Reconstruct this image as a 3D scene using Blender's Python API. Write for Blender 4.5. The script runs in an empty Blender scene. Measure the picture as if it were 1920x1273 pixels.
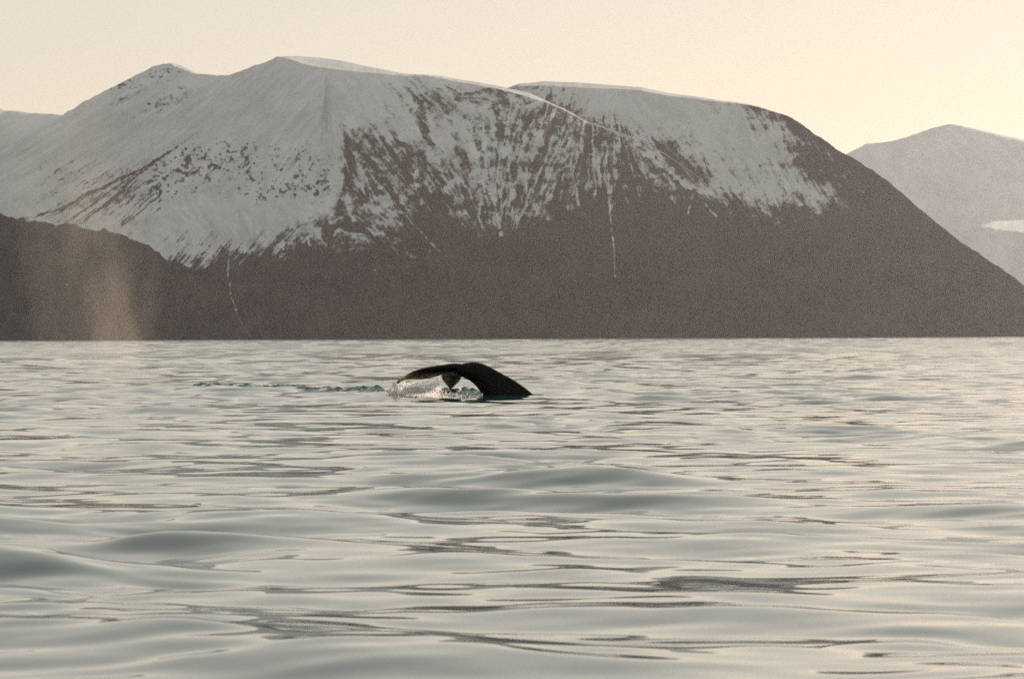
import bpy, bmesh, math, random
import numpy as np
from mathutils import Vector

rng = np.random.default_rng(7)
random.seed(7)
scene = bpy.context.scene
C = scene.collection

# ------------------------------------------------------------------ camera, sky, sun, exposure
F = 7200.0            # focal length in photograph pixels (1920 px wide): 135 mm on 36 mm film
CAM_H = 1.7           # a low open boat
ROLL = math.atan(7 / 1920)
PITCH = -3.0 / F

cam_d = bpy.data.cameras.new('camera')
cam_d.sensor_width = 36.0
cam_d.lens = 135.0
cam_d.clip_start = 0.5
cam_d.clip_end = 120000.0
cam_d.dof.use_dof = True
cam_d.dof.focus_distance = 115.0
cam_d.dof.aperture_fstop = 8.0
cam = bpy.data.objects.new('camera', cam_d)
C.objects.link(cam)
cam.location = (0, 0, CAM_H)
cam.rotation_euler = (math.pi / 2 + PITCH, ROLL, 0)
scene.camera = cam

SUN_EL = math.radians(12.0)
SUN_AZ = math.radians(38.0)      # to the right of the view direction (+y)

world = bpy.data.worlds.new('World')
scene.world = world
world.use_nodes = True
wn = world.node_tree
bg = wn.nodes['Background']
sky = wn.nodes.new('ShaderNodeTexSky')
sky.sky_type = 'NISHITA'
sky.sun_disc = False
sky.sun_elevation = SUN_EL
sky.sun_rotation = SUN_AZ
sky.altitude = 0.0
sky.air_density = 0.8
sky.dust_density = 0.4
sky.ozone_density = 1.0
tint = wn.nodes.new('ShaderNodeMix')            # one even warm balance over the whole sky
tint.data_type = 'RGBA'; tint.blend_type = 'MULTIPLY'
tint.inputs['Factor'].default_value = 1.0
tint.inputs['B'].default_value = (0.39, 0.275, 0.215, 1)
wn.links.new(sky.outputs[0], tint.inputs['A'])
veil = wn.nodes.new('ShaderNodeMix')            # an even veil of thin high cloud, the same all round
veil.data_type = 'RGBA'; veil.blend_type = 'ADD'
veil.inputs['Factor'].default_value = 1.0
veil.inputs['B'].default_value = (0.432 / 0.12, 0.410 / 0.12, 0.350 / 0.12, 1)
wn.links.new(tint.outputs['Result'], veil.inputs['A'])
wn.links.new(veil.outputs['Result'], bg.inputs[0])
bg.inputs[1].default_value = 0.12

sun_d = bpy.data.lights.new('sun', 'SUN')
sun_d.energy = 5.0
sun_d.angle = math.radians(0.5)
sun_d.color = (1.0, 0.80, 0.62)
sun = bpy.data.objects.new('sun', sun_d)
C.objects.link(sun)
sd = Vector((math.sin(SUN_AZ) * math.cos(SUN_EL), math.cos(SUN_AZ) * math.cos(SUN_EL), math.sin(SUN_EL)))
sun.rotation_euler = sd.to_track_quat('Z', 'Y').to_euler()
sun.location = (300, 300, 900)

vs = scene.view_settings
vs.view_transform = 'Standard'
vs.look = 'None'
vs.exposure = 0.19
vs.gamma = 1.0
scene.cycles.use_denoising = False
scene.cycles.max_bounces = 8
scene.cycles.sample_clamp_indirect = 1.5
scene.cycles.sample_clamp_direct = 2.5
scene.cycles.volume_bounces = 1
scene.cycles.caustics_reflective = False
scene.cycles.caustics_refractive = False

# ------------------------------------------------------------------ helpers
CR, SR = math.cos(ROLL), math.sin(ROLL)


def ray(px, py):
    """slope (x per metre of depth, z per metre of depth) of a photograph pixel"""
    dx = np.asarray(px, float) - 960.0
    dy = 636.5 - np.asarray(py, float)
    return (dx * CR + dy * SR) / F, (-dx * SR + dy * CR - 3.0) / F


def pt(px, py, Y):
    a, b = ray(px, py)
    return np.array([a * Y, Y + 0 * a, CAM_H + b * Y])


def proj(x, y, z):
    a = x / y * F
    b = (z - CAM_H) / y * F + 3.0
    return 960 + a * CR - b * SR, 636.5 - (a * SR + b * CR)


def _hash(ix, iy, seed):
    h = (ix.astype(np.int64) * 374761393 + iy.astype(np.int64) * 668265263 + seed * 1442695041) & 0x7fffffff
    h = ((h ^ (h >> 13)) * 1274126177) & 0x7fffffff
    h = ((h ^ (h >> 16)) * 2246822519) & 0x7fffffff
    return ((h ^ (h >> 15)) & 0xffff) / 65535.0


def vnoise(x, y, seed=0):
    ix, iy = np.floor(x), np.floor(y)
    fx, fy = x - ix, y - iy
    fx = fx * fx * fx * (fx * (fx * 6 - 15) + 10)
    fy = fy * fy * fy * (fy * (fy * 6 - 15) + 10)
    a = _hash(ix, iy, seed); b = _hash(ix + 1, iy, seed)
    c = _hash(ix, iy + 1, seed); d = _hash(ix + 1, iy + 1, seed)
    return (a * (1 - fx) + b * fx) * (1 - fy) + (c * (1 - fx) + d * fx) * fy


def fbm(x, y, seed=0, octv=5, gain=0.5, lac=2.03):
    s = 0; a = 1; t = 0
    for i in range(octv):
        s = s + a * vnoise(x, y, seed + i * 17)
        t += a; a *= gain
        x = x * lac + 13.7; y = y * lac + 7.1
    return s / t


def ridged(x, y, seed=0, octv=4, gain=0.55):
    s = 0; a = 1; t = 0
    for i in range(octv):
        s = s + a * (1 - np.abs(2 * vnoise(x, y, seed + i * 31) - 1))
        t += a; a *= gain
        x = x * 2.1 + 5.3; y = y * 2.1 + 9.7
    return s / t


def smooth(e0, e1, v):
    t = np.clip((v - e0) / (e1 - e0), 0, 1)
    return t * t * (3 - 2 * t)


def mesh_np(name, verts, faces, mat, smooth_shade=True):
    me = bpy.data.meshes.new(name)
    verts = np.ascontiguousarray(verts, np.float32).reshape(-1, 3)
    faces = np.ascontiguousarray(faces, np.int32)
    nv, nf, k = len(verts), len(faces), faces.shape[1]
    me.vertices.add(nv); me.vertices.foreach_set('co', verts.ravel())
    me.loops.add(nf * k); me.loops.foreach_set('vertex_index', faces.ravel())
    me.polygons.add(nf)
    me.polygons.foreach_set('loop_start', np.arange(0, nf * k, k, dtype=np.int32))
    if smooth_shade:
        me.polygons.foreach_set('use_smooth', np.ones(nf, dtype=bool))
    me.update(calc_edges=True)
    me.validate()
    ob = bpy.data.objects.new(name, me)
    C.objects.link(ob)
    if mat:
        me.materials.append(mat)
    return ob


def attr(ob, name, vals):
    a = ob.data.attributes.new(name, 'FLOAT', 'POINT')
    a.data.foreach_set('value', np.ascontiguousarray(vals, np.float32).ravel())


def grid_faces(nr, nc):
    i = np.arange(nr * nc, dtype=np.int32).reshape(nr, nc)
    return np.stack([i[:-1, :-1], i[:-1, 1:], i[1:, 1:], i[1:, :-1]], -1).reshape(-1, 4)


def new_mat(name):
    m = bpy.data.materials.new(name)
    m.use_nodes = True
    nt = m.node_tree
    return m, nt, nt.nodes['Principled BSDF'], nt.nodes['Material Output']


def node(nt, t, **kw):
    n = nt.nodes.new(t)
    for k, v in kw.items():
        setattr(n, k, v)
    return n


# ------------------------------------------------------------------ materials
def mountain_material(name, snow_col, rock_a, rock_b, heath, scale=1.0):
    m, nt, bs, out = new_mat(name)
    L = nt.links.new
    tc = node(nt, 'ShaderNodeTexCoord')
    a_s = node(nt, 'ShaderNodeAttribute', attribute_name='snow')
    a_h = node(nt, 'ShaderNodeAttribute', attribute_name='heath')
    mp = node(nt, 'ShaderNodeMapping')
    mp.inputs['Scale'].default_value = (1 / 10 * scale, 1 / 10 * scale, 1 / 18 * scale)
    L(tc.outputs['Object'], mp.inputs[0])
    nz = node(nt, 'ShaderNodeTexNoise'); nz.inputs['Scale'].default_value = 1.0
    nz.inputs['Detail'].default_value = 5; nz.inputs['Roughness'].default_value = 0.65
    L(mp.outputs[0], nz.inputs['Vector'])
    # snow edge broken up by fine noise
    ad = node(nt, 'ShaderNodeMath', operation='MULTIPLY_ADD')
    L(nz.outputs[0], ad.inputs[0]); ad.inputs[1].default_value = 0.85; ad.inputs[2].default_value = -0.425
    nz3 = node(nt, 'ShaderNodeTexNoise'); nz3.inputs['Scale'].default_value = 2.6; nz3.inputs['Detail'].default_value = 3; nz3.inputs['Roughness'].default_value = 0.7
    L(mp.outputs[0], nz3.inputs['Vector'])
    ad3 = node(nt, 'ShaderNodeMath', operation='MULTIPLY_ADD'); L(nz3.outputs[0], ad3.inputs[0]); ad3.inputs[1].default_value = 1.0; ad3.inputs[2].default_value = -0.5
    ad4 = node(nt, 'ShaderNodeMath', operation='ADD'); L(ad.outputs[0], ad4.inputs[0]); L(ad3.outputs[0], ad4.inputs[1]); ad = ad4
    sm = node(nt, 'ShaderNodeMath', operation='ADD'); L(ad.outputs[0], sm.inputs[0]); L(a_s.outputs['Fac'], sm.inputs[1])
    rp = node(nt, 'ShaderNodeMapRange'); rp.interpolation_type = 'SMOOTHSTEP'
    L(sm.outputs[0], rp.inputs['Value']); rp.inputs['From Min'].default_value = 0.22; rp.inputs['From Max'].default_value = 0.80
    nz2 = node(nt, 'ShaderNodeTexNoise'); nz2.inputs['Scale'].default_value = 0.25
    nz2.inputs['Detail'].default_value = 6; nz2.inputs['Roughness'].default_value = 0.6
    L(mp.outputs[0], nz2.inputs['Vector'])
    rock = node(nt, 'ShaderNodeMix', data_type='RGBA'); L(nz2.outputs[0], rock.inputs['Factor'])
    rock.inputs['A'].default_value = (*rock_a, 1); rock.inputs['B'].default_value = (*rock_b, 1)
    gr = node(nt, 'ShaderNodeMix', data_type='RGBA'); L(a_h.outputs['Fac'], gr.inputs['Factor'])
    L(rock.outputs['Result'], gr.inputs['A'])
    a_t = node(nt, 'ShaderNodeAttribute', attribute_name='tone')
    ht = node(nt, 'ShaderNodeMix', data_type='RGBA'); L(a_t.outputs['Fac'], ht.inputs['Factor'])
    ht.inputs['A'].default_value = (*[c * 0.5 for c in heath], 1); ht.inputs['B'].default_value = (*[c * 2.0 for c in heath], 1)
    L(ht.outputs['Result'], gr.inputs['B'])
    fin = node(nt, 'ShaderNodeMix', data_type='RGBA'); L(rp.outputs[0], fin.inputs['Factor'])
    L(gr.outputs['Result'], fin.inputs['A']); a_t = node(nt, 'ShaderNodeAttribute', attribute_name='tone')
    sc_ = node(nt, 'ShaderNodeMix', data_type='RGBA'); L(a_t.outputs['Fac'], sc_.inputs['Factor'])
    sc_.inputs['A'].default_value = (*[c * 0.86 for c in snow_col], 1); sc_.inputs['B'].default_value = (*[c * 1.08 for c in snow_col], 1)
    L(sc_.outputs['Result'], fin.inputs['B'])
    L(fin.outputs['Result'], bs.inputs['Base Color'])
    bs.inputs['Roughness'].default_value = 0.9
    bs.inputs['Specular IOR Level'].default_value = 0.1
    bp = node(nt, 'ShaderNodeBump'); bp.inputs['Strength'].default_value = 0.5; bp.inputs['Distance'].default_value = 6.0 / scale
    L(nz2.outputs[0], bp.inputs['Height']); L(bp.outputs[0], bs.inputs['Normal'])
    return m


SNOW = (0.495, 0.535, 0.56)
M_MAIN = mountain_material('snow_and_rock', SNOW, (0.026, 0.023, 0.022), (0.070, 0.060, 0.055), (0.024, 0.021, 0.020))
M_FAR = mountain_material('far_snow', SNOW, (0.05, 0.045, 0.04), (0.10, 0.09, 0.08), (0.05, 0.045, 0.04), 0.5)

# ------------------------------------------------------------------ mountains
# how much of the ground is under snow, read along the slopes (0 bare .. 9 all white)
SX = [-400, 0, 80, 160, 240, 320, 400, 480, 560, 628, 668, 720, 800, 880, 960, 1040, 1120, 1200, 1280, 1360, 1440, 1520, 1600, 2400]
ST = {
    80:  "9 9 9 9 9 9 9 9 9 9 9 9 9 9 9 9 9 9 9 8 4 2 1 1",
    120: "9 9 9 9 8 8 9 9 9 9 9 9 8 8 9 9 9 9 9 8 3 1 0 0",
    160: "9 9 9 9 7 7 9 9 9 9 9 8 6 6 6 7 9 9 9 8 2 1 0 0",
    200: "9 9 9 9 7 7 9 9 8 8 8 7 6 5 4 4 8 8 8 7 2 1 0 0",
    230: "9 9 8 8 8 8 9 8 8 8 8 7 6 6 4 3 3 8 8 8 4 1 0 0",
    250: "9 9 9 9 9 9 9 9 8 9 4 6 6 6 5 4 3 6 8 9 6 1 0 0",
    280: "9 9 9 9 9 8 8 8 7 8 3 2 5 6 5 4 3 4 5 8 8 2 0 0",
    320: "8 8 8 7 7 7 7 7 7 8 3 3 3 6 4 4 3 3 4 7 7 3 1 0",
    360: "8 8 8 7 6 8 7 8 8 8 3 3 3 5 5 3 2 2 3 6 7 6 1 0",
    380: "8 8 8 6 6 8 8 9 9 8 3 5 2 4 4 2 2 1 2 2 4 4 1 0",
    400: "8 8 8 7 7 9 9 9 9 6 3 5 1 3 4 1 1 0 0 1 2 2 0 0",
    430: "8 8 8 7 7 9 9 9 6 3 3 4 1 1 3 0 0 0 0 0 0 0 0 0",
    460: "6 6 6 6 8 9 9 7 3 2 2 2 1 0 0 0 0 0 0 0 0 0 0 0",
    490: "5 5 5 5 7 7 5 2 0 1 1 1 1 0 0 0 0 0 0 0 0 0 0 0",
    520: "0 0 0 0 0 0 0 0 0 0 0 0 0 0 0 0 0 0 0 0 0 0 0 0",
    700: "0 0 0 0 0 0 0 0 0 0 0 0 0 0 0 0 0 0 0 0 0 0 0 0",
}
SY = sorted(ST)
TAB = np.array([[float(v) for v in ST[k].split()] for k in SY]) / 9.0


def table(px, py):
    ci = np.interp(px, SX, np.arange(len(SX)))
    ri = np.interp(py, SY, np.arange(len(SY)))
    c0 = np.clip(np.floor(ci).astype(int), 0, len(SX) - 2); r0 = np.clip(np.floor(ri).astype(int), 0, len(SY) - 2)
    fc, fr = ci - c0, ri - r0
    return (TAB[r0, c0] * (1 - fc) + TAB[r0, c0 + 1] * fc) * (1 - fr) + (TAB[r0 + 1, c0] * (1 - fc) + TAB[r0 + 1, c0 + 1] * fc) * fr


# fall-line direction of the slopes: sideways drift per unit of descent
AX = [-200, 100, 250, 400, 560, 640, 700, 800, 860, 935, 1010, 1080, 1150, 1230, 1320, 1420, 1520, 1700]
AV = [-1.5, -1.6, -1.4, -0.9, -0.7, 0.3, 0.8, 0.7, 0.5, 0.0, -0.45, -0.2, 0.05, 0.6, 0.8, 0.45, 0.6, 0.6]


def fall_coord(px, py):
    q = px
    for _ in range(3):
        q = px - np.interp(q, AX, AV) * (py - 330)
    return q


# snow-filled ravines and bare ribs, as lines down the slope: points, half-width, strength
RAVINES = [
    ([(1138, 300), (1141, 350), (1146, 410), (1150, 450), (1154, 520)], 1.1),
    ([(1110, 235), (1113, 300), (1117, 345), (1113, 372)], 2.0),
    ([(1134, 255), (1137, 285)], 2.0),
    ([(425, 505), (432, 560), (447, 595), (470, 632)], 1.5),
    ([(655, 275), (690, 320), (730, 370), (770, 415), (825, 472)], 1.8),
    ([(668, 300), (690, 345), (706, 380)], 4.5),
    ([(640, 365), (650, 390), (662, 412)], 3.2),
    ([(692, 365), (700, 395), (708, 412)], 6.0),
    ([(715, 380), (735, 400), (742, 415)], 3.5),
    ([(685, 425), (705, 440), (718, 436)], 3.0),
    ([(830, 215), (870, 275), (895, 320), (918, 360)], 5.0),
    ([(795, 190), (815, 250), (850, 300), (880, 340), (900, 380), (897, 405), (903, 425)], 2.8),
    ([(905, 210), (908, 270), (912, 330), (922, 360), (930, 395), (938, 440)], 3.2),
    ([(960, 190), (950, 240), (938, 290), (933, 340), (918, 365)], 2.2),
    ([(985, 330), (960, 350), (945, 385), (925, 415), (934, 432)], 2.2),
    ([(1000, 290), (985, 330), (990, 365)], 2.4),
    ([(1040, 230), (1055, 260), (1045, 300)], 2.2),
    ([(1072, 320), (1080, 350), (1084, 385)], 1.8),
    ([(780, 320), (775, 345), (782, 360)], 2.0),
    ([(750, 340), (752, 355)], 2.0),
    ([(850, 362), (863, 390)], 1.5),
    ([(1180, 270), (1230, 305), (1270, 335), (1330, 365)], 3.5),
    ([(1190, 275), (1250, 315), (1300, 352)], 2.0),
    ([(1296, 365), (1292, 400)], 1.3),
    ([(1330, 392), (1343, 406)], 1.5),
    ([(1500, 330), (1520, 360), (1538, 382)], 2.0),
    ([(1440, 300), (1465, 345), (1505, 385)], 2.2),
    ([(430, 470), (428, 490), (426, 520)], 1.4),
    ([(500, 455), (520, 470)], 1.5), ([(535, 450), (530, 468)], 1.4), ([(575, 440), (580, 460)], 1.4),
]
RIBS = [
    ([(370, 250), (330, 278), (295, 300), (262, 325), (235, 350), (215, 372), (190, 390), (160, 412)], 2.2),
    ([(345, 268), (270, 315), (190, 352), (110, 392), (40, 412)], 1.3),
    ([(250, 325), (180, 360), (100, 395), (60, 408)], 2.0),
    ([(640, 235), (650, 270), (658, 310), (650, 345), (640, 375), (632, 395)], 5.0),
    ([(786, 205), (792, 225), (800, 245)], 5.5),
    ([(1240, 275), (1265, 295), (1290, 320), (1305, 332)], 8.0),
    ([(1318, 290), (1328, 310), (1333, 330)], 2.6),
    ([(1290, 225), (1297, 255)], 2.0),
    ([(1310, 320), (1325, 345)], 5.0),
    ([(302, 345), (300, 370), (298, 395)], 2.5),
    ([(278, 345), (295, 338)], 2.2),
    ([(470, 262), (452, 290)], 1.6),
    ([(465, 305), (463, 325)], 2.2),
]


def line_dist(px, py, pts):
    best = np.full(px.shape, 1e9)
    for (x0, y0), (x1, y1) in zip(pts[:-1], pts[1:]):
        dx, dy = x1 - x0, y1 - y0
        t = np.clip(((px - x0) * dx + (py - y0) * dy) / (dx * dx + dy * dy), 0, 1)
        best = np.minimum(best, np.hypot(px - x0 - t * dx, py - y0 - t * dy))
    return best


def make_mountain(name, mat, ridge, depth, face_len, back_len, plateau=None, plateau_len=500, du=1.7, n_face=300, n_plat=26, n_back=20,
                  kind='main', seed=1, rough=1.0, jag=1.0, power=1.18, hump=None, far=False):
    rp = np.array(ridge, float)
    us = np.arange(rp[0, 0], rp[-1, 0] + du, du)
    ry = np.interp(us, rp[:, 0], rp[:, 1])
    k = np.ones(9) / 9.0                                   # soften the corners of the traced crest
    w = max(3, int(14 / du)); k = np.hanning(w + 2)[1:-1]; k /= k.sum()
    ry = np.convolve(np.pad(ry, w, mode='edge'), k, mode='same')[w:-w]
    ry = ry + jag / (1 + (0 if plateau is None else 1) * np.interp(us, *zip(*(plateau or [(0, 0), (1, 0)]))) / 1.5) * ((fbm(us / 14, us * 0 + seed, seed, 4) - 0.5) * 5.0)
    Yr = np.interp(us, *zip(*depth)) if isinstance(depth, list) else np.full(us.shape, float(depth))
    a, b = ray(us, ry)
    X = a * Yr
    Zr = CAM_H + b * Yr                                    # skyline height
    pl = np.zeros_like(us) if plateau is None else np.interp(us, *zip(*plateau))
    Ze = np.maximum(Zr - pl / F * Yr, 2.0)                 # front edge of the summit plateau
    Zr = np.maximum(Zr, 2.0)
    fl = np.maximum(face_len * Ze, 40) * (0.9 + 0.2 * fbm(us / 210, us * 0, seed + 5, 3))
    t = np.linspace(-0.03, 1, n_face)[:, None]
    tt = np.clip(t, 0, 1)
    g = 1 - (1 - tt) ** power
    zf = Ze[None] * g + np.minimum(t, 0) * 300 - 0.5
    yf = (Yr - fl)[None] + fl[None] * t
    xf = np.repeat(X[None], n_face, 0)
    # erosion: ribs and gullies running down the fall line, faded out at the crest
    px, py = proj(xf, yf, zf)
    q = fall_coord(px, py) if kind == 'main' else px
    q = q + (px - q) * smooth(360, 470, py)
    env = np.clip(tt * 6, 0, 1) * smooth(1.0, 0.86, tt)
    big = fbm(q / 95, py / 260, seed + 11, 3) - 0.5
    rib = ridged(q / 30, py / 110, seed + 23, 4) - 0.5
    fine = fbm(q / 7, py / 26, seed + 41, 4) - 0.5
    amp = rough * (np.clip(Ze / 420, 0.15, 1) * (1 - 0.5 * smooth(1050, 1350, us)))[None]
    zf = zf + env * amp * (big * 95 + rib * 34 + fine * 15)
    zf = np.where(t <= 0, np.minimum(zf, 0.3), np.maximum(zf, -3))
    # plateau and back slope
    s = np.linspace(0, 1, n_plat + 1)[1:, None]
    plen = (25 + pl * plateau_len / 18) * Yr / 10000
    plen = np.convolve(np.pad(plen, 30, mode='edge'), np.ones(31) / 31, mode='same')[30:-30]
    Zr = np.maximum(CAM_H + b * (Yr + plen), 2.0)
    zp = Ze[None] + (Zr - Ze)[None] * s
    yp = Yr[None] + plen[None] * s
    xp = X[None] * (yp / Yr[None])
    zp = zp + (fbm(xp / 110, yp / 110, seed + 3, 4) - 0.5) * 5 * np.sin(s * math.pi) * np.clip(pl / 8, 0, 1)[None]
    s2 = np.linspace(0, 1, n_back + 1)[1:, None]
    zb = Zr[None] * (1 - s2 ** 1.3) - 20 * s2
    yb = (Yr + plen)[None] + back_len * s2
    xb = np.repeat(xp[-1:], n_back, 0)
    V = np.stack([np.concatenate([xf, xp, xb]), np.concatenate([yf, yp, yb]), np.concatenate([zf, zp, zb])], -1)
    nr = V.shape[0]
    ob = mesh_np(name, V, grid_faces(nr, len(us)), mat)
    # ---- snow
    PX, PY = proj(V[..., 0], V[..., 1], V[..., 2])
    Q = fall_coord(PX, PY)
    warp = (fbm(PX / 26, PY / 26, seed + 60, 4) - 0.5)
    if kind == 'main':
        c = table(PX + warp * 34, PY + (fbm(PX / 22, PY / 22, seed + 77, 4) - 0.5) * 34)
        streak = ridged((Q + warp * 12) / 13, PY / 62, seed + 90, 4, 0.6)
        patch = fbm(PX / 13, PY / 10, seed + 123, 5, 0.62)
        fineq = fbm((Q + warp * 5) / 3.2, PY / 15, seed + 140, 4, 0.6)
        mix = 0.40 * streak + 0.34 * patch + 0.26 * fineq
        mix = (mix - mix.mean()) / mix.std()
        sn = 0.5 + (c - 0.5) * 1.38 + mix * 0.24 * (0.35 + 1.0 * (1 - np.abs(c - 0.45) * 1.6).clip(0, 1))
        # scattered outcrops poking through the white slopes
        spots = fbm(PX / 7, PY / 5, seed + 200, 4, 0.65)
        zone = fbm(PX / 70, PY / 45, seed + 210, 2)
        mid = smooth(240, 280, PY) * smooth(410, 360, PY) * smooth(255, 300, PX) * smooth(640, 600, PX)
        top = smooth(120, 135, PY) * smooth(240, 200, PY) * smooth(190, 230, PX) * smooth(370, 320, PX)
        sn = sn - smooth(0.60, 0.68, spots + 0.35 * (zone - 0.5)) * 0.8 * np.maximum(mid, top)
        # long scoured streaks down the left bowl and feathered tongues along the lower snow line
        st1 = fbm((Q + warp * 6) / 2.4, PY / 34, seed + 230, 3, 0.6)
        bowl = smooth(40, 90, PX) * smooth(350, 290, PX) * smooth(290, 350, PY) * smooth(440, 405, PY)
        fan = smooth(270, 320, PX) * smooth(620, 540, PX) * smooth(415, 455, PY)
        sn = sn - 0.55 * smooth(0.50, 0.66, st1) * np.maximum(bowl, fan)
        for pts, wd in RAVINES:
            d = line_dist(PX + warp * 7, PY, pts) / wd
            sn = np.maximum(sn, 0.84 - 0.50 * d - 1.7 * (0.5 - patch))
        for pts, wd in RIBS:
            d = line_dist(PX + warp * 10, PY, pts) / wd
            sn = sn - 0.85 * np.exp(-(d / 1.6) ** 2) * smooth(0.36, 0.58, 0.6 * fineq + 0.4 * patch)
        # summit plateaus are wind-scoured snow
        pm = np.zeros(V.shape[:2]); pm[n_face:n_face + n_plat] = 1
        sn = np.where(pm > 0, np.maximum(sn, 0.62 + 0.5 * (fbm(PX / 16, PY / 2.5, seed + 9, 4) - 0.42)), sn)
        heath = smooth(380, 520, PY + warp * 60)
        sn = sn - 0.16 * smooth(0.35, 0.75, fineq) * smooth(0.5, 1.0, sn)
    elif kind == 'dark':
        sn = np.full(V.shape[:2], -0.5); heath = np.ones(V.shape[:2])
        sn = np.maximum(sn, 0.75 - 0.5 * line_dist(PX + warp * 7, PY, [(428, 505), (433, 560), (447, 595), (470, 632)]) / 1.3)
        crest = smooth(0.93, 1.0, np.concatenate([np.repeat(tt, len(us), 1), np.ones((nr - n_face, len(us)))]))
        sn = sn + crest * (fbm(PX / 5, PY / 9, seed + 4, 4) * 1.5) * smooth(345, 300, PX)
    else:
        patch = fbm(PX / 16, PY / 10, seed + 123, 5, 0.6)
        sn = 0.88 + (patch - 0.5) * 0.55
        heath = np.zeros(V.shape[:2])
    attr(ob, 'snow', np.clip(sn, -0.25, 0.99))
    attr(ob, 'heath', heath)
    attr(ob, 'tone', smooth(0.25, 0.75, 0.55 * fbm((Q + (PX - Q) * smooth(330, 430, PY) + warp * 14) / 9, PY / 22, seed + 300, 4, 0.6) + 0.45 * fbm(PX / 60, PY / 40, seed + 320, 4)))
    ob['kind'] = 'structure'
    return ob


A_RIDGE = [(-340, 330), (-120, 275), (0, 252), (50, 243), (95, 233), (112, 220), (125, 211), (160, 190), (205, 166), (250, 145), (285, 126), (305, 121), (325, 119),
           (345, 126), (370, 138), (400, 141), (425, 142), (450, 133), (490, 119), (515, 109), (530, 106), (560, 106), (600, 109), (640, 114),
           (680, 123), (720, 131), (760, 139), (800, 141), (830, 143), (860, 149), (900, 155), (950, 165), (990, 174), (1020, 187), (1060, 206),
           (1100, 226), (1150, 244), (1200, 263), (1250, 290), (1300, 325), (1350, 368), (1420, 430), (1500, 520), (1590, 630), (1640, 640)]
A_PLAT = [(-400, 0), (318, 0), (330, 5), (350, 5), (372, 1), (390, 0), (525, 0), (545, 6), (570, 14), (600, 18), (640, 18), (680, 13), (720, 8), (760, 4),
          (800, 2), (850, 5), (900, 5), (950, 6), (990, 8), (1030, 3), (1060, 2), (1100, 4.5), (1150, 4.5), (1200, 2), (1260, 1), (1700, 0)]
A_DEPTH = [(-340, 10500), (100, 10450), (300, 10350), (450, 10200), (650, 10000), (1000, 10000), (1350, 10130), (1640, 10350)]
B_RIDGE = [(900, 200), (940, 170), (970, 158), (1020, 153), (1080, 155), (1150, 160), (1200, 164), (1260, 176), (1310, 182), (1360, 190), (1400, 195),
           (1440, 205), (1480, 219), (1510, 239), (1540, 259), (1570, 282), (1595, 293), (1640, 323), (1680, 352), (1710, 380), (1750, 413),
           (1790, 446), (1830, 472), (1870, 499), (1895, 514), (1920, 536), (1980, 590), (2050, 628), (2080, 640)]
B_PLAT = [(900, 2), (970, 4), (1020, 8), (1060, 9), (1100, 9), (1150, 7), (1200, 6), (1260, 5), (1310, 4), (1360, 3), (1420, 1), (1450, 0), (2100, 0)]
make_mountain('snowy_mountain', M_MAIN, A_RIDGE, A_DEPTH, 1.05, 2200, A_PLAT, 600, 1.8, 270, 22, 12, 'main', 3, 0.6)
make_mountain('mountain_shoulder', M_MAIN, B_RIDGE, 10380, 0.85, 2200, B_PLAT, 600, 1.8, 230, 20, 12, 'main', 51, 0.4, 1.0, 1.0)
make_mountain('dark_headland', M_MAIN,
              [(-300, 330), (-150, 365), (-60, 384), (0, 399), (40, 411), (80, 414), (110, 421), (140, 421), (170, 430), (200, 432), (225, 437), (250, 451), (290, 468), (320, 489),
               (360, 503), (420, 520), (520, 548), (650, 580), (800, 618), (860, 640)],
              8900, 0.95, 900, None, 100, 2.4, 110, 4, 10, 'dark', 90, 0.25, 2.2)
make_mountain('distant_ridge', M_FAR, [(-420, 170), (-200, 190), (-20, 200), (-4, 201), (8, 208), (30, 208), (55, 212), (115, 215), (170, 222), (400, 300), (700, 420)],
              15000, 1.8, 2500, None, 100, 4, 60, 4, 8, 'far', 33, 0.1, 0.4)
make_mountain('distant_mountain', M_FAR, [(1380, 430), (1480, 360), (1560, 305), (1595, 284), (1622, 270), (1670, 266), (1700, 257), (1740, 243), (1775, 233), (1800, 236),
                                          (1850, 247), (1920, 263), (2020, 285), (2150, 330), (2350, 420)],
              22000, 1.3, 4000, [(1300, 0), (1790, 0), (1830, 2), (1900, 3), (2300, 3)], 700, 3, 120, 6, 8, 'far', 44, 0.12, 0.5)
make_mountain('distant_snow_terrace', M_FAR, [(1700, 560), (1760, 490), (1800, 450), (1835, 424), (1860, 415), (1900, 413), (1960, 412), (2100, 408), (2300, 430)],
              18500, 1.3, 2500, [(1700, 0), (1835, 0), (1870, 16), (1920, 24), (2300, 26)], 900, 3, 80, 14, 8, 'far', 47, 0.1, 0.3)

# ------------------------------------------------------------------ water
m_w, nt, bs, out = new_mat('sea_water')
L = nt.links.new
bs.inputs['Base Color'].default_value = (0.010, 0.072, 0.072, 1)
bs.inputs['Roughness'].default_value = 0.03
bs.inputs['IOR'].default_value = 1.42
tc = node(nt, 'ShaderNodeTexCoord')
mp = node(nt, 'ShaderNodeMapping'); mp.inputs['Scale'].default_value = (1.0, 1.0, 1.0)
L(tc.outputs['Object'], mp.inputs[0])
nz = node(nt, 'ShaderNodeTexNoise'); nz.inputs['Scale'].default_value = 0.9
nz.inputs['Detail'].default_value = 2.0; nz.inputs['Roughness'].default_value = 0.45
L(mp.outputs[0], nz.inputs['Vector'])
bp = node(nt, 'ShaderNodeBump'); bp.inputs['Strength'].default_value = 1.0; bp.inputs['Distance'].default_value = 0.014
a_r = node(nt, 'ShaderNodeAttribute', attribute_name='rough'); L(a_r.outputs['Fac'], bs.inputs['Roughness'])
bs.inputs['Coat Weight'].default_value = 0.32; bs.inputs['Coat IOR'].default_value = 1.333
L(a_r.outputs['Fac'], bs.inputs['Coat Roughness'])
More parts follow.
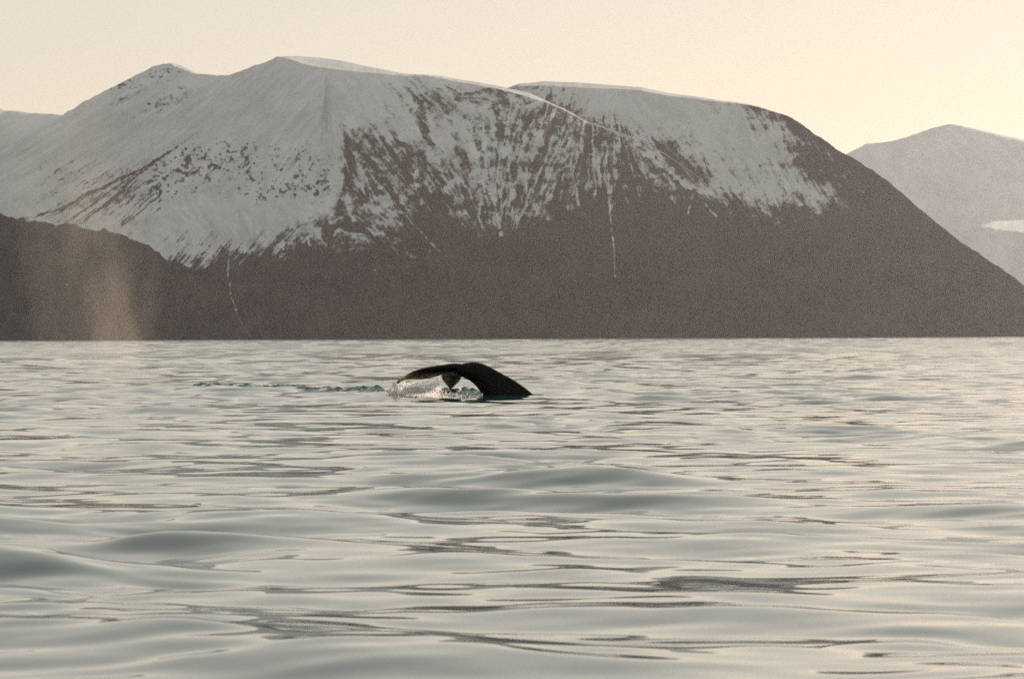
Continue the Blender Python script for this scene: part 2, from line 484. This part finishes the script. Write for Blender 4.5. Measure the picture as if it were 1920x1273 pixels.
a_c = node(nt, 'ShaderNodeAttribute', attribute_name='ripple')
ml = node(nt, 'ShaderNodeMath', operation='MULTIPLY'); L(nz.outputs[0], ml.inputs[0]); L(a_c.outputs['Fac'], ml.inputs[1])
L(ml.outputs[0], bp.inputs['Height']); L(bp.outputs[0], bs.inputs['Normal']); L(bp.outputs[0], bs.inputs['Coat Normal'])

d = [13.0]
while d[-1] < 260:
    d.append(d[-1] * 1.0024)
while d[-1] < 2500:
    d.append(d[-1] * 1.0036)
while d[-1] < 14000:
    d.append(d[-1] * 1.012)
Yw = np.array(d)
dY = np.gradient(Yw)
ncol = 370
uu = np.linspace(-1, 1, ncol)
XW = uu[None] * (Yw * 0.19 + 2.5)[:, None]
YW = np.repeat(Yw[:, None], ncol, 1)
dX = (Yw * 0.19 + 2.5) * 2 / ncol
wr = np.random.default_rng(21)
NW = 120
lam = np.exp(wr.uniform(math.log(0.45), math.log(9), NW))
lam[-26:] = np.exp(wr.uniform(math.log(9), math.log(45), 26))
ang = wr.normal(-0.35, 0.75, NW)          # travelling mostly towards the boat, broad spread
ph = wr.uniform(0, 2 * math.pi, NW)


def sea_height(x, y, dx, dy):
    """height of the sea; dx, dy = spacing of the mesh there (waves too short for it are left out)"""
    z = np.zeros_like(x)
    for l, th, p in zip(lam, ang, ph):
        kx, ky = math.sin(th) * 2 * math.pi / l, -math.cos(th) * 2 * math.pi / l
        slope = (0.0082 + 0.0062 * math.exp(-(math.log(l / 2.4) / 0.6) ** 2)) * min(1, l / 0.8) * min(1, 5 / l) if l < 9 else 0.0016
        A = slope * l / (2 * math.pi)
        ly = l / max(abs(math.cos(th)), 0.08); lx = l / max(abs(math.sin(th)), 0.08)
        fade = smooth(2.2, 4.5, np.minimum(ly / dy, lx / dx))
        if l >= 9:
            fade = fade * (1 + 7 * smooth(110, 700, y))
        z += fade * A * np.sin(kx * x + ky * y + p)
    gust = fbm(x / 4.5, y / 11, 5, 3)       # patches of calmer and livelier water
    return z * (0.68 + 1.0 * smooth(0.42, 0.78, gust))


ZW = sea_height(XW, YW, np.repeat(dX[:, None], ncol, 1), np.repeat(dY[:, None], ncol, 1))
rough = 0.03 + smooth(40, 500, YW) * (0.05 + 0.10 * fbm(XW / (0.02 * YW + 3), np.log(YW) * 60, 9, 3))
ripple = 0.25 + 0.9 * smooth(0.40, 0.62, fbm(XW / 5, YW / 17, 8, 3)) * smooth(30, 90, YW)
tx0, ty0 = float(ray(375, 722)[0] * 137), 137.0
tx1, ty1 = float(ray(905, 742)[0] * 112.5), 112.5
tl = math.hypot(tx1 - tx0, ty1 - ty0)
VW = np.stack([XW, YW, ZW], -1).reshape(-1, 3)
FW = grid_faces(len(Yw), ncol)
# the open sea all round, a little below, out to the horizon
n0 = len(VW)
outer = np.array([(-30000, -4000, -0.8), (30000, -4000, -0.8), (30000, 40000, -0.8), (-30000, 40000, -0.8)], float)
VW = np.concatenate([VW, outer]); FW = np.concatenate([FW, [[n0, n0 + 1, n0 + 2, n0 + 3]]])
sea = mesh_np('sea', VW, FW, m_w)
attr(sea, 'rough', np.concatenate([rough.ravel(), np.full(4, 0.35)]))
attr(sea, 'ripple', np.concatenate([ripple.ravel(), np.full(4, 0.5)]))
sea['kind'] = 'structure'
# the churned track the whale has left behind it, running in from the left: short steep wavelets on a finer sheet
na, nb, hwid = 620, 56, 1.5
SA, SB = np.meshgrid(np.linspace(-1.2, tl + 0.4, na), np.linspace(-hwid, hwid, nb), indexing='ij')
ex, ey = (tx1 - tx0) / tl, (ty1 - ty0) / tl
PXW = tx0 + SA * ex + SB * ey; PYW = ty0 + SA * ey - SB * ex
dyl = np.interp(PYW, Yw, dY); dxl = np.interp(PYW, Yw, dX)
win = np.exp(-(SB / 0.8) ** 4) * smooth(-1.2, 0.2, SA) * smooth(tl + 0.4, tl - 0.3, SA)
act = smooth(0.40, 0.54, fbm(SA / 1.9, SB / 1.6, 170, 3)) * (0.6 + 0.4 * smooth(0.25, 0.8, SA / tl)) + 0.9 * np.exp(-((SA - 1.0) / 0.8) ** 2) * np.exp(-(SB / 0.5) ** 2)
rp_ = 0.6 * (ridged((SA + 0.4 * SB) / 0.62, SB / 0.45, 171, 2) - 0.4) + 0.4 * (fbm(SA / 0.22, SB / 0.26, 172, 2) - 0.5)
ZP = sea_height(PXW, PYW, dxl, dyl) - 0.05 + win * 0.08 + win * np.clip(act, 0, 1) * rp_ * 0.43
trackob = mesh_np('churned_water', np.stack([PXW, PYW, ZP], -1), grid_faces(na, nb)[:, ::-1], m_w)
attr(trackob, 'rough', np.full(na * nb, 0.06)); attr(trackob, 'ripple', np.full(na * nb, 0.6))
trackob['kind'] = 'structure'
print('water verts', len(VW))

# ------------------------------------------------------------------ whale: one continuous body, tail stock and flukes
WD = 112.0
HEAD = math.radians(-14)


def wp(px, py, off=0.0):
    """a point of the whale; off = metres away from the boat"""
    p = pt(px, py, WD)
    Y = WD + off + math.tan(HEAD) * (p[0] - 0.0)
    return Vector(pt(px, py, Y))


bm = bmesh.new()


def ring_loft(rings, cap=True):
    rs = [[bm.verts.new(v) for v in r] for r in rings]
    n = len(rs[0])
    for r0, r1 in zip(rs[:-1], rs[1:]):
        for i in range(n):
            bm.faces.new((r0[i], r0[(i + 1) % n], r1[(i + 1) % n], r1[i]))
    if cap:
        bm.faces.new(rs[0][::-1]); bm.faces.new(rs[-1])


def densify(a, n):
    a = np.array(a, float)
    s = np.concatenate([[0], np.cumsum(np.hypot(*np.diff(a[:, :2], axis=0).T))])
    s /= s[-1]
    u = np.linspace(0, 1, n)
    o = np.stack([np.interp(u, s, a[:, i]) for i in range(a.shape[1])], -1)
    for _ in range(3):
        o[1:-1] = (o[:-2] + 2 * o[1:-1] + o[2:]) / 4
    return o


# tail stock: top outline / underside outline pairs in the picture plane, half width across
top = [(1090, 868), (1045, 800), (1001, 742), (987, 732), (972, 721), (957, 712), (942, 704), (926, 695), (911, 687), (899, 683), (888, 681), (876, 682.5), (866, 685), (857, 689), (850, 692)]
bot = [(980, 905), (940, 830), (915, 765), (906, 748), (899, 735), (895, 730), (891, 725), (886, 720.5), (880, 716), (874, 713.5), (868, 711), (862, 708.5), (857, 706), (851, 702), (847, 697)]
hw = [1.0, 0.80, 0.60, 0.50, 0.44, 0.39, 0.34, 0.30, 0.27, 0.25, 0.24, 0.23, 0.22, 0.20, 0.12]
tp, bt = densify(top, 44), densify(bot, 44)
hws = np.interp(np.linspace(0, 1, 44), np.linspace(0, 1, len(hw)), hw)
rings = []
for (ax, ay), (bx_, by_), h in zip(tp, bt, hws):
    T = wp(ax, ay); B = wp(bx_, by_)
    c0 = (T + B) / 2; v = (T - B) / 2
    w = Vector((math.sin(-HEAD), math.cos(HEAD), 0))
    r = []
    for i in range(24):
        an = i / 24 * 2 * math.pi
        cs, sn_ = math.cos(an), math.sin(an)
        # dorsal and ventral keels: narrower towards top and bottom
        r.append(c0 + v * cs + w * h * math.copysign(abs(sn_) ** 1.25, sn_))
    rings.append(r)
ring_loft(rings)


def lobe(lead, trail, thick, n=40, m=16):
    """lead / trail: (px, py, metres away) outlines from root to tip"""
    ld, tr = densify(lead, n), densify(trail, n)
    rings = []
    for i in range(n):
        a = wp(*ld[i]); b = wp(*tr[i])
        s = i / (n - 1)
        ch = b - a
        span = (wp(*ld[min(i + 1, n - 1)]) - wp(*ld[max(i - 1, 0)])).normalized()
        nn = ch.cross(span)
        nn = nn.normalized() if nn.length > 1e-6 else Vector((0, 1, 0))
        th = thick * (1 - 0.72 * s) + 0.02
        r = []
        for j in range(m):
            an = j / m * 2 * math.pi
            u = (1 - math.cos(an)) / 2
            prof = math.sqrt(max(u, 0)) * (1 - u) * 1.9 + 0.16 * (1 - abs(2 * u - 1))
            camber = 0.10 * math.sin(math.pi * u) * ch.length
            r.append(a + ch * u + nn * (th * prof * (1 if an < math.pi else -1) * (1 if 0 < j < m and j != m // 2 else 0) + camber))
        rings.append(r)
    ring_loft(rings)


near_lead = [(880, 692, -0.05), (866, 689, -0.15), (850, 688.5, -0.3), (832, 689, -0.45), (815, 690, -0.6), (800, 692, -0.75), (786, 695.5, -0.88), (775, 700, -1.0), (764, 706, -1.1), (753, 714, -1.18), (744, 720.5, -1.22)]
near_trail = [(858, 705, 0.05), (850, 704, 0.0), (838, 702, -0.05), (826, 706.5, -0.2), (812, 711.5, -0.4), (797, 714.8, -0.6), (781, 715.8, -0.8), (768, 715, -0.95), (759, 715.5, -1.08), (751, 718, -1.15), (743.5, 722.5, -1.2)]
far_lead = [(866, 696, 0.1), (868, 704, 0.5), (865, 713, 0.9), (859, 719.5, 1.2), (852, 726, 1.5), (844, 733, 1.75)]
far_trail = [(840, 697, 0.1), (829, 702, 0.35), (826, 707, 0.6), (828, 714, 0.95), (834, 721, 1.3), (840, 727, 1.55), (843, 733.5, 1.75)]
lobe(near_lead, near_trail, 0.16)
lobe(far_lead, far_trail, 0.12)
bmesh.ops.recalc_face_normals(bm, faces=bm.faces)
me0 = bpy.data.meshes.new('whale_shape')
bm.to_mesh(me0); bm.free()
tmp = bpy.data.objects.new('whale_shape', me0); C.objects.link(tmp)
rm = tmp.modifiers.new('r', 'REMESH'); rm.mode = 'VOXEL'; rm.voxel_size = 0.018
smd = tmp.modifiers.new('s', 'SMOOTH'); smd.factor = 0.5; smd.iterations = 4
dg = bpy.context.evaluated_depsgraph_get()
me = bpy.data.meshes.new_from_object(tmp.evaluated_get(dg))
bpy.data.objects.remove(tmp)
me.name = 'whale'
co = np.empty(len(me.vertices) * 3, np.float32); me.vertices.foreach_get('co', co); co = co.reshape(-1, 3)
base = Vector(pt(950, 744, WD))
# distance to the trailing edges, for the pale mottled undersides
tre = np.array([wp(*p) for p in densify(near_trail, 60)])
tre2 = np.array([wp(*p) for p in densify(far_trail, 50)])
tre3 = np.array([wp(*p) for p in densify(far_lead, 50)])
dn = np.min(np.linalg.norm(co[:, None] - tre[None, 8:-6], axis=2), 1)
df = np.minimum(np.min(np.linalg.norm(co[:, None] - tre2[None, 14:], axis=2), 1), np.min(np.linalg.norm(co[:, None] - tre3[None, 22:], axis=2), 1))
pale = np.maximum(smooth(0.30, 0.05, dn), 0.95 * smooth(0.5, 0.16, df))
lump = (fbm(co[:, 0] * 3.1, co[:, 2] * 3.1 + co[:, 1], 400, 3) - 0.5) * 0.02
co[:, 2] += lump
me.vertices.foreach_set('co', (co - np.array(base)).ravel())
me.polygons.foreach_set('use_smooth', np.ones(len(me.polygons), dtype=bool))
whale = bpy.data.objects.new('whale', me); C.objects.link(whale); whale.location = base + Vector((0, 0, 0.05))
attr(whale, 'pale', pale)
m_k, nt, bs, out = new_mat('wet_whale_skin')
L = nt.links.new
ap = node(nt, 'ShaderNodeAttribute', attribute_name='pale')
tc = node(nt, 'ShaderNodeTexCoord')
nz = node(nt, 'ShaderNodeTexNoise'); nz.inputs['Scale'].default_value = 9; nz.inputs['Detail'].default_value = 6; nz.inputs['Roughness'].default_value = 0.7
L(tc.outputs['Object'], nz.inputs['Vector'])
mr = node(nt, 'ShaderNodeMapRange'); L(nz.outputs[0], mr.inputs['Value']); mr.inputs['From Min'].default_value = 0.34; mr.inputs['From Max'].default_value = 0.66
mu = node(nt, 'ShaderNodeMath', operation='MULTIPLY'); L(mr.outputs[0], mu.inputs[0]); L(ap.outputs['Fac'], mu.inputs[1])
mx = node(nt, 'ShaderNodeMix', data_type='RGBA'); L(mu.outputs[0], mx.inputs['Factor'])
mx.inputs['A'].default_value = (0.003, 0.002, 0.002, 1); mx.inputs['B'].default_value = (0.62, 0.40, 0.24, 1)
L(mx.outputs['Result'], bs.inputs['Base Color'])
bs.inputs['Roughness'].default_value = 0.45
bs.inputs['Specular IOR Level'].default_value = 0.13
bp = node(nt, 'ShaderNodeBump'); bp.inputs['Strength'].default_value = 0.25; bp.inputs['Distance'].default_value = 0.02
L(nz.outputs[0], bp.inputs['Height']); L(bp.outputs[0], bs.inputs['Normal'])
me.materials.clear(); me.materials.append(m_k)
whale['label'] = 'black arched whale tail with drooping flukes, water streaming off, diving into the sea'
whale['category'] = 'whale'

# ------------------------------------------------------------------ water streaming from the flukes
m_f, nt, bs, out = new_mat('falling_water')
bs.inputs['Base Color'].default_value = (0.86, 0.86, 0.86, 1)
bs.inputs['Roughness'].default_value = 0.25
tr_ = node(nt, 'ShaderNodeBsdfTranslucent'); tr_.inputs[0].default_value = (0.95, 0.95, 0.95, 1)
bs.inputs['Transmission Weight'].default_value = 0.7
bs.inputs['IOR'].default_value = 1.333
mxs = node(nt, 'ShaderNodeMixShader'); mxs.inputs[0].default_value = 0.75
nt.links.new(bs.outputs[0], mxs.inputs[1]); nt.links.new(tr_.outputs[0], mxs.inputs[2]); tp_ = node(nt, 'ShaderNodeBsdfTransparent'); mx2 = node(nt, 'ShaderNodeMixShader'); mx2.inputs[0].default_value = 0.35
nt.links.new(mxs.outputs[0], mx2.inputs[1]); nt.links.new(tp_.outputs[0], mx2.inputs[2]); nt.links.new(mx2.outputs[0], out.inputs['Surface'])

# a torn splinter of water, stretched along its fall
oct_v = np.array([(0, 0, 1), (0, 0, -1), (1, 0, 0), (0, 1, 0), (-1, 0, 0), (0, -1, 0)], float)
oct_f = np.array([(0, 4, 5), (0, 5, 2), (1, 5, 4), (1, 2, 5)])
dv, dfc = [], []


def drop(p, r, stretch=1.0):
    k = len(dv) * 6
    dv.append(oct_v * np.array([r, r, r * stretch]) + np.array(p))
    dfc.append(oct_f + k)


nt_edge = densify(near_trail, 120)
for _ in range(4600):                                # curtain under the near fluke
    i = int(np.clip(34 + rng.beta(1.0, 0.9) * 85, 34, 119))
    e = wp(*nt_edge[i])
    f = rng.random() ** 0.8
    z = e.z + (0.02 - e.z) * f
    if rng.random() > 0.35 + 0.65 * f:
        continue
    jx = rng.normal(0, 0.03 + 0.10 * f) - 0.06 * f
    drop((e.x + jx, e.y + rng.normal(0, 0.08 + 0.12 * f), z), abs(rng.normal(0.005, 0.004)) + 0.003, 1 + 2.5 * rng.random())
for _ in range(70):                                # streams off the far fluke
    e = wp(*densify(far_trail, 30)[int(rng.integers(12, 30))]) if rng.random() < 0.5 else wp(*densify(far_lead, 30)[int(rng.integers(12, 30))])
    f = 0.35 + 0.65 * rng.random()
    z = e.z * (1 - f) + 0.02 * f
    drop((e.x + rng.normal(0.02, 0.07), e.y + rng.normal(0, 0.1), z), abs(rng.normal(0.011, 0.006)) + 0.004, 1 + 2 * rng.random())
for _ in range(380):                                # splash at the fluke tip
    p = Vector(pt(737, 742, WD - 1.0))
    h = rng.random() ** 1.4
    drop((p.x + rng.normal(0.03, 0.11 * (1.25 - h)), p.y + rng.normal(0, 0.15), 0.02 + 0.40 * h), abs(rng.normal(0.012, 0.007)) + 0.004, 1 + rng.random())
for _ in range(1300):                                # broken water at the foot of the curtain
    u = rng.random()
    p = Vector(pt(735 + 170 * u, 742 + 1.0 * rng.normal(), WD - 0.6 + rng.normal(0, 0.4)))
    drop((p.x, p.y, max(0.0, p.z) + abs(rng.normal(0, 0.03))), abs(rng.normal(0.010, 0.007)) + 0.004, 1)
for _ in range(260):                                 # glints of foam along the track
    u = rng.beta(2, 1.2)
    drop((tx0 + (tx1 - tx0) * u + rng.normal(0, 0.25), ty0 + (ty1 - ty0) * u + rng.normal(0, 0.35), 0.05 + abs(rng.normal(0, 0.03))), abs(rng.normal(0.014, 0.008)) + 0.006, 0.7)
spray = mesh_np('falling_spray', np.concatenate(dv), np.concatenate(dfc), m_f)
spray['kind'] = 'stuff'
spray['label'] = 'backlit curtain of drops streaming off the whale flukes into the sea'
spray['category'] = 'spray'

# ------------------------------------------------------------------ the whale's breath hanging in the air at the left
BD = 200.0
bc = pt(185, 640, BD)
bw, bdp, bh = 9.0, 5.6, 11.2
BS = BD / 140.0
bmb = bmesh.new()
prof = [(0.0, 0.52), (0.25, 0.60), (0.5, 0.72), (0.75, 0.85), (0.92, 0.78), (1.0, 0.5)]
rr = []
for hh, rad in prof:
    rr.append([bmb.verts.new((math.cos(a) * rad * bw / 2, math.sin(a) * rad * bdp / 2, 0.25 + hh * bh)) for a in np.linspace(0, 2 * math.pi, 24, endpoint=False)])
for r0, r1 in zip(rr[:-1], rr[1:]):
    for i in range(24):
        bmb.faces.new((r0[i], r0[(i + 1) % 24], r1[(i + 1) % 24], r1[i]))
bmb.faces.new(rr[0][::-1]); bmb.faces.new(rr[-1])
meb = bpy.data.meshes.new('blow_mist'); bmb.to_mesh(meb); bmb.free()
mist = bpy.data.objects.new('blow_mist', meb); C.objects.link(mist)
mist.location = (float(bc[0]), BD, 0.0)
mist.scale = (BS, BS, BS)
m_b, nt, bs, out = new_mat('breath_mist')
nt.nodes.remove(bs)
L = nt.links.new
pv = node(nt, 'ShaderNodeVolumePrincipled')
pv.inputs['Color'].default_value = (0.98, 0.89, 0.77, 1)
pv.inputs['Anisotropy'].default_value = 0.55
tc = node(nt, 'ShaderNodeTexCoord')
sp = node(nt, 'ShaderNodeSeparateXYZ'); L(tc.outputs['Object'], sp.inputs[0])


def M(op, a, b=None, c=None):
    n = node(nt, 'ShaderNodeMath', operation=op)
    for i, v in enumerate((a, b, c)):
        if v is None:
            continue
        if isinstance(v, (int, float)):
            n.inputs[i].default_value = v
        else:
            L(v, n.inputs[i])
    return n.outputs[0]


def gauss(v, w):
    e = M('DIVIDE', v, w); e = M('MULTIPLY', e, e); e = M('MULTIPLY', e, -1.0)
    return M('EXPONENT', e)


X_, Y_, Z_ = sp.outputs
zn = M('DIVIDE', Z_, bh)
lean = M('MULTIPLY', M('POWER', M('MAXIMUM', zn, 0.0), 1.3), -2.2)       # drifts to the left as it rises
mpw = node(nt, 'ShaderNodeMapping'); mpw.inputs['Scale'].default_value = (0.5, 0.5, 0.22); L(tc.outputs['Object'], mpw.inputs[0])
nzw = node(nt, 'ShaderNodeTexNoise'); nzw.inputs['Scale'].default_value = 1.3; nzw.inputs['Detail'].default_value = 2; L(mpw.outputs[0], nzw.inputs['Vector'])
xs = M('ADD', M('SUBTRACT', X_, lean), M('MULTIPLY', M('SUBTRACT', nzw.outputs[0], 0.5), 2.4))
yw = gauss(Y_, 1.1)
col1 = M('MULTIPLY', gauss(M('SUBTRACT', xs, 0.55), 1.25), yw)
edge = M('MULTIPLY', gauss(M('SUBTRACT', xs, 1.35), 0.38), yw)
col2 = M('MULTIPLY', gauss(M('SUBTRACT', xs, -1.6), 0.95), yw)
up1 = M('MULTIPLY', M('POWER', M('SUBTRACT', 1.0, M('MINIMUM', zn, 1.0)), 0.9), 1.0)
up2 = M('POWER', M('SUBTRACT', 1.0, M('MINIMUM', M('MULTIPLY', zn, 2.2), 1.0)), 1.0)
dsum = M('ADD', M('MULTIPLY', col1, up1), M('ADD', M('MULTIPLY', M('MULTIPLY', edge, up2), 0.55), M('MULTIPLY', M('MULTIPLY', col2, up1), 0.35)))
mpv = node(nt, 'ShaderNodeMapping'); mpv.inputs['Scale'].default_value = (0.9, 0.8, 0.34); L(tc.outputs['Object'], mpv.inputs[0])
nzv = node(nt, 'ShaderNodeTexNoise'); nzv.inputs['Scale'].default_value = 1.0; nzv.inputs['Detail'].default_value = 5; nzv.inputs['Roughness'].default_value = 0.62; L(mpv.outputs[0], nzv.inputs['Vector'])
mrv = node(nt, 'ShaderNodeMapRange'); L(nzv.outputs[0], mrv.inputs['Value']); mrv.inputs['From Min'].default_value = 0.3; mrv.inputs['From Max'].default_value = 0.7
mrv.inputs['To Min'].default_value = 0.1; mrv.inputs['To Max'].default_value = 1.8
den = M('MULTIPLY', M('MULTIPLY', dsum, mrv.outputs[0]), 0.056)
L(den, pv.inputs['Density'])
L(pv.outputs[0], out.inputs['Volume'])
meb.materials.append(m_b)
mist['kind'] = 'stuff'
mist['label'] = 'warm backlit column of whale breath hanging above the water'
mist['category'] = 'mist'

# ------------------------------------------------------------------ haze: the cold air between the boat and the mountains
bmh = bmesh.new()
bmesh.ops.create_cube(bmh, size=1.0)
for v in bmh.verts:
    v.co = (v.co.x * 52000, 17500 + v.co.y * 42000, 699.0 + v.co.z * 1402)
meh = bpy.data.meshes.new('haze'); bmh.to_mesh(meh); bmh.free()
haze = bpy.data.objects.new('haze', meh); C.objects.link(haze)
m_h, nt, bs, out = new_mat('haze_air')
nt.nodes.remove(bs)
pv = node(nt, 'ShaderNodeVolumePrincipled')
pv.inputs['Color'].default_value = (0.87, 0.875, 0.98, 1)
pv.inputs['Density'].default_value = 0.92e-5
pv.inputs['Anisotropy'].default_value = 0.7
nt.links.new(pv.outputs[0], out.inputs['Volume'])
meh.materials.append(m_h)
haze['kind'] = 'stuff'
haze['label'] = 'thin pale haze filling the air over the fjord'
haze['category'] = 'haze'
